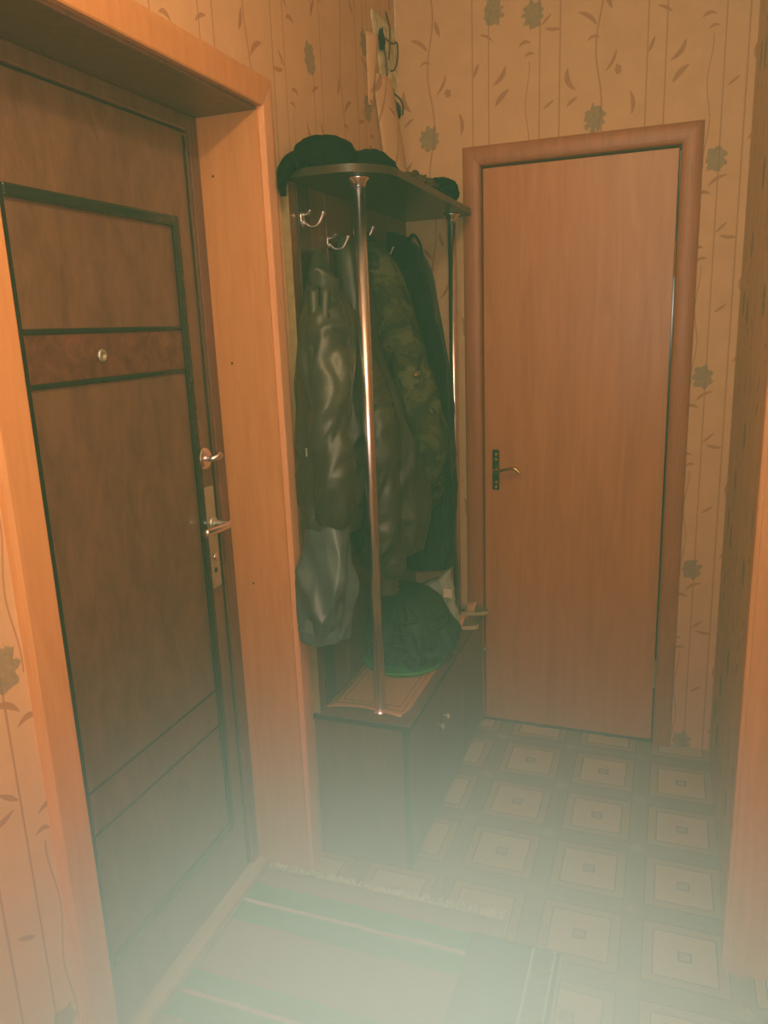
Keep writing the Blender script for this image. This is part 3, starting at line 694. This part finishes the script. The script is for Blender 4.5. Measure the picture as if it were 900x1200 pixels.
obj('sack_body', loft(bmesh.new(), rows, [(4, .5, 6, .06, 0)], seg=150, n=14, nz=.014, seed=63, xmin=.027, sq=2.6, dr_=.034, dk=1.7), M['bag'], sk, smooth=True)
obj('handle_strap', tube(bmesh.new(), [(.19, -.57, .66), (.225, -.592, .63), (.25, -.585, .58), (.262, -.56, .53)], .009, 12, 8, squash=.4), M['bag'], sk, smooth=True)
for z, rr in ((.545, .0055), (.588, .005), (.625, .005)):
    obj('crease_roll', tube(bmesh.new(), [(.07, -.592, z+.004), (.13, -.604, z-.004), (.20, -.596, z), (.262, -.56, z+.008), (.284, -.50, z+.006)], rr, 12, 8, wr=.003), M['bag'], sk, smooth=True)

cb = thing('plastic_bag', (.185, -.275, ZB), 'crumpled clear plastic bag behind the green sack by the far pole', 'bag')
rows = [(.700, .235, -.30, .004, .012), (.672, .215, -.30, .020, .025), (.64, .190, -.29, .052, .035), (.58, .180, -.285, .062, .040), (.52, .180, -.285, .064, .042), (.462, .180, -.285, .058, .038)]
obj('film', loft(bmesh.new(), rows, [(5, .5, 8, .12, 0)], seg=90, n=10, nz=.012, seed=71, dr_=.016, dk=2.4), M['film'], cb, smooth=True)
obj('paper_label', B(.222, .252, -.336, -.333, .615, .645, bev=.001), M['white'], cb, label='small white square label')
M['sandal'] = plain('tan_leather', (206, 152, 112), .4); M['sole'] = plain('sandal_sole', (196, 178, 134), .55); M['insole'] = plain('grey_insole', (128, 116, 82), .6)
def sandal(y, xo, label, ang=0, tilt=0):
    s = thing('sandal', (xo, y, ZB), label, 'sandal', group='pair of sandals on the bench')
    def out(k, z, e):
        pts = []
        for i in range(36):
            a = 2*math.pi*i/36; X = math.cos(a)*.108; t = math.cos(a)
            wd = (.034+.006*t-.004*math.cos(2*a))
            pts.append((xo+(X+e*math.cos(a))*math.cos(ang)-math.sin(a)*(wd+e)*math.sin(ang), y+(X+e*math.cos(a))*math.sin(ang)+math.sin(a)*(wd+e)*math.cos(ang)))
        return pts
    obj('sole', prism(out(0, 0, 0), ZB+.001, ZB+.013), M['sole'], s, label='pale-edged sole')
    obj('insole', prism(out(0, 0, -.004), ZB+.013, ZB+.016), M['insole'], s)
    ca, sa = math.cos(ang), math.sin(ang)
    for t0, hgt, wd in ((.045, .030, .026), (-.045, .050, .018)):
        def strap(u, v, t0=t0, hgt=hgt, wd=wd):
            a = math.pi*u; lx = t0+wd*(v-.5)*(1+.4*math.sin(a)); ly = -math.cos(a)*.034
            return Vector((xo+lx*ca-ly*sa, y+lx*sa+ly*ca, ZB+.012+math.sin(a)*hgt))
        obj('strap', sheet(bmesh.new(), strap, 16, 4, .003), M['sandal'], s, smooth=True, label='tan leather strap')
    obj('buckle', B(xo+.02*ca-.034*-sa-.008, xo+.02*ca-.034*-sa+.008, y-.045, y-.040, ZB+.030, ZB+.044, bev=.002), M['steel'], s)
sandal(-.050, .205, 'tan strappy sandal nearest the end wall, toe past the bench edge', R(3))
sandal(-.185, .200, 'tan strappy sandal beside the clear plastic bag, toe past the bench edge', R(-4))

# ------------------------------------------------------------------ rug and doormat
def rugf(u, v):
    x = -.122+.69*v; y = -1.98+.962*u
    if y > -1.012: y = -1.012
    z = .0025+.0035*abs(noise.noise(Vector((x*5, y*5, 0))))
    return Vector((x+.006*noise.noise(Vector((y*4, 0, 0))), y+.01*noise.noise(Vector((x*3, 7, 0))), z))
rg = obj('striped_rug', sheet(bmesh.new(), rugf, 60, 40, .004), M['rug'], smooth=True, label='mauve woven rug with green stripes and white fringe before the entrance door', category='rug')
bm = bmesh.new()
for i in range(190):
    x = -.118+.675*i/189+random.uniform(-.002, .002); y = -1.018+.01*noise.noise(Vector((x*3, 7, 0)))
    l = random.uniform(.018, .036); dx = random.uniform(-.012, .012)
    if x < .262: l = min(l, .022) if x > .0 else l*.8
    tube(bm, [(x, y, .006), (x+dx*.5, y+l*.5, .009+random.uniform(0, .004)), (x+dx, y+l, .004+random.uniform(0, .004))], .0018, 5, 3)
obj('fringe', bm, plain('white_cotton_fringe', (216, 208, 184), .9), rg, kind='stuff')
def matf(u, v):
    x = .497+.228*v; y = -1.72+.635*u
    return Vector((x+.004*noise.noise(Vector((y*5, 1, 0))), y, .0085+.002*noise.noise(Vector((x*8, y*8, 0)))+(.003 if x < .57 else 0)))
obj('doormat', sheet(bmesh.new(), matf, 40, 24, .006), M['doormat'], smooth=True, label='dark grey-green doormat with striped border lying over the right end of the rug', category='doormat')

# ------------------------------------------------------------------ added volume imitating the flash veil on the lens
g = G('lens_veil_volume'); g.t.nodes.remove(g.b)
p = g.n('ShaderNodeNewGeometry').outputs['Position']
o = g.n('ShaderNodeSeparateXYZ'); g.put(o.inputs[0], p); X, Y, Z = o.outputs
layer = g.math('EXPONENT', g.math('MULTIPLY', Z, -1/.45))
def puff(c, s, a):
    q = g.vmath('DIVIDE', g.vmath('SUBTRACT', p, c), s)
    o2 = g.n('ShaderNodeVectorMath', operation='DOT_PRODUCT'); g.put(o2.inputs[0], q); g.put(o2.inputs[1], q)
    return g.math('MULTIPLY', g.math('EXPONENT', g.math('MULTIPLY', o2.outputs['Value'], -1)), a)
def scatter(col, d):
    v = g.n('ShaderNodeVolumeScatter'); v.inputs['Color'].default_value = col; g.put(v.inputs['Density'], d); return v.outputs[0]
a1 = scatter((.46, 1, .54, 1), g.math('MULTIPLY_ADD', layer, .42, .003))
a2 = scatter((.76, 1, .94, 1), puff((0.791, -2.409, 1.099), (.19, .16, .118), 9.5))
ad = g.n('ShaderNodeAddShader'); g.put(ad.inputs[0], a1); g.put(ad.inputs[1], a2)
g.t.links.new(ad.outputs[0], g.out.inputs['Volume'])
hz = obj('lens_veil', B(.001, W-.001, -3.4, -.001, .0005, H-.002), g.m, kind='stuff', label='added pale greenish volume imitating the flash veil on the lens', category='lens_veil')
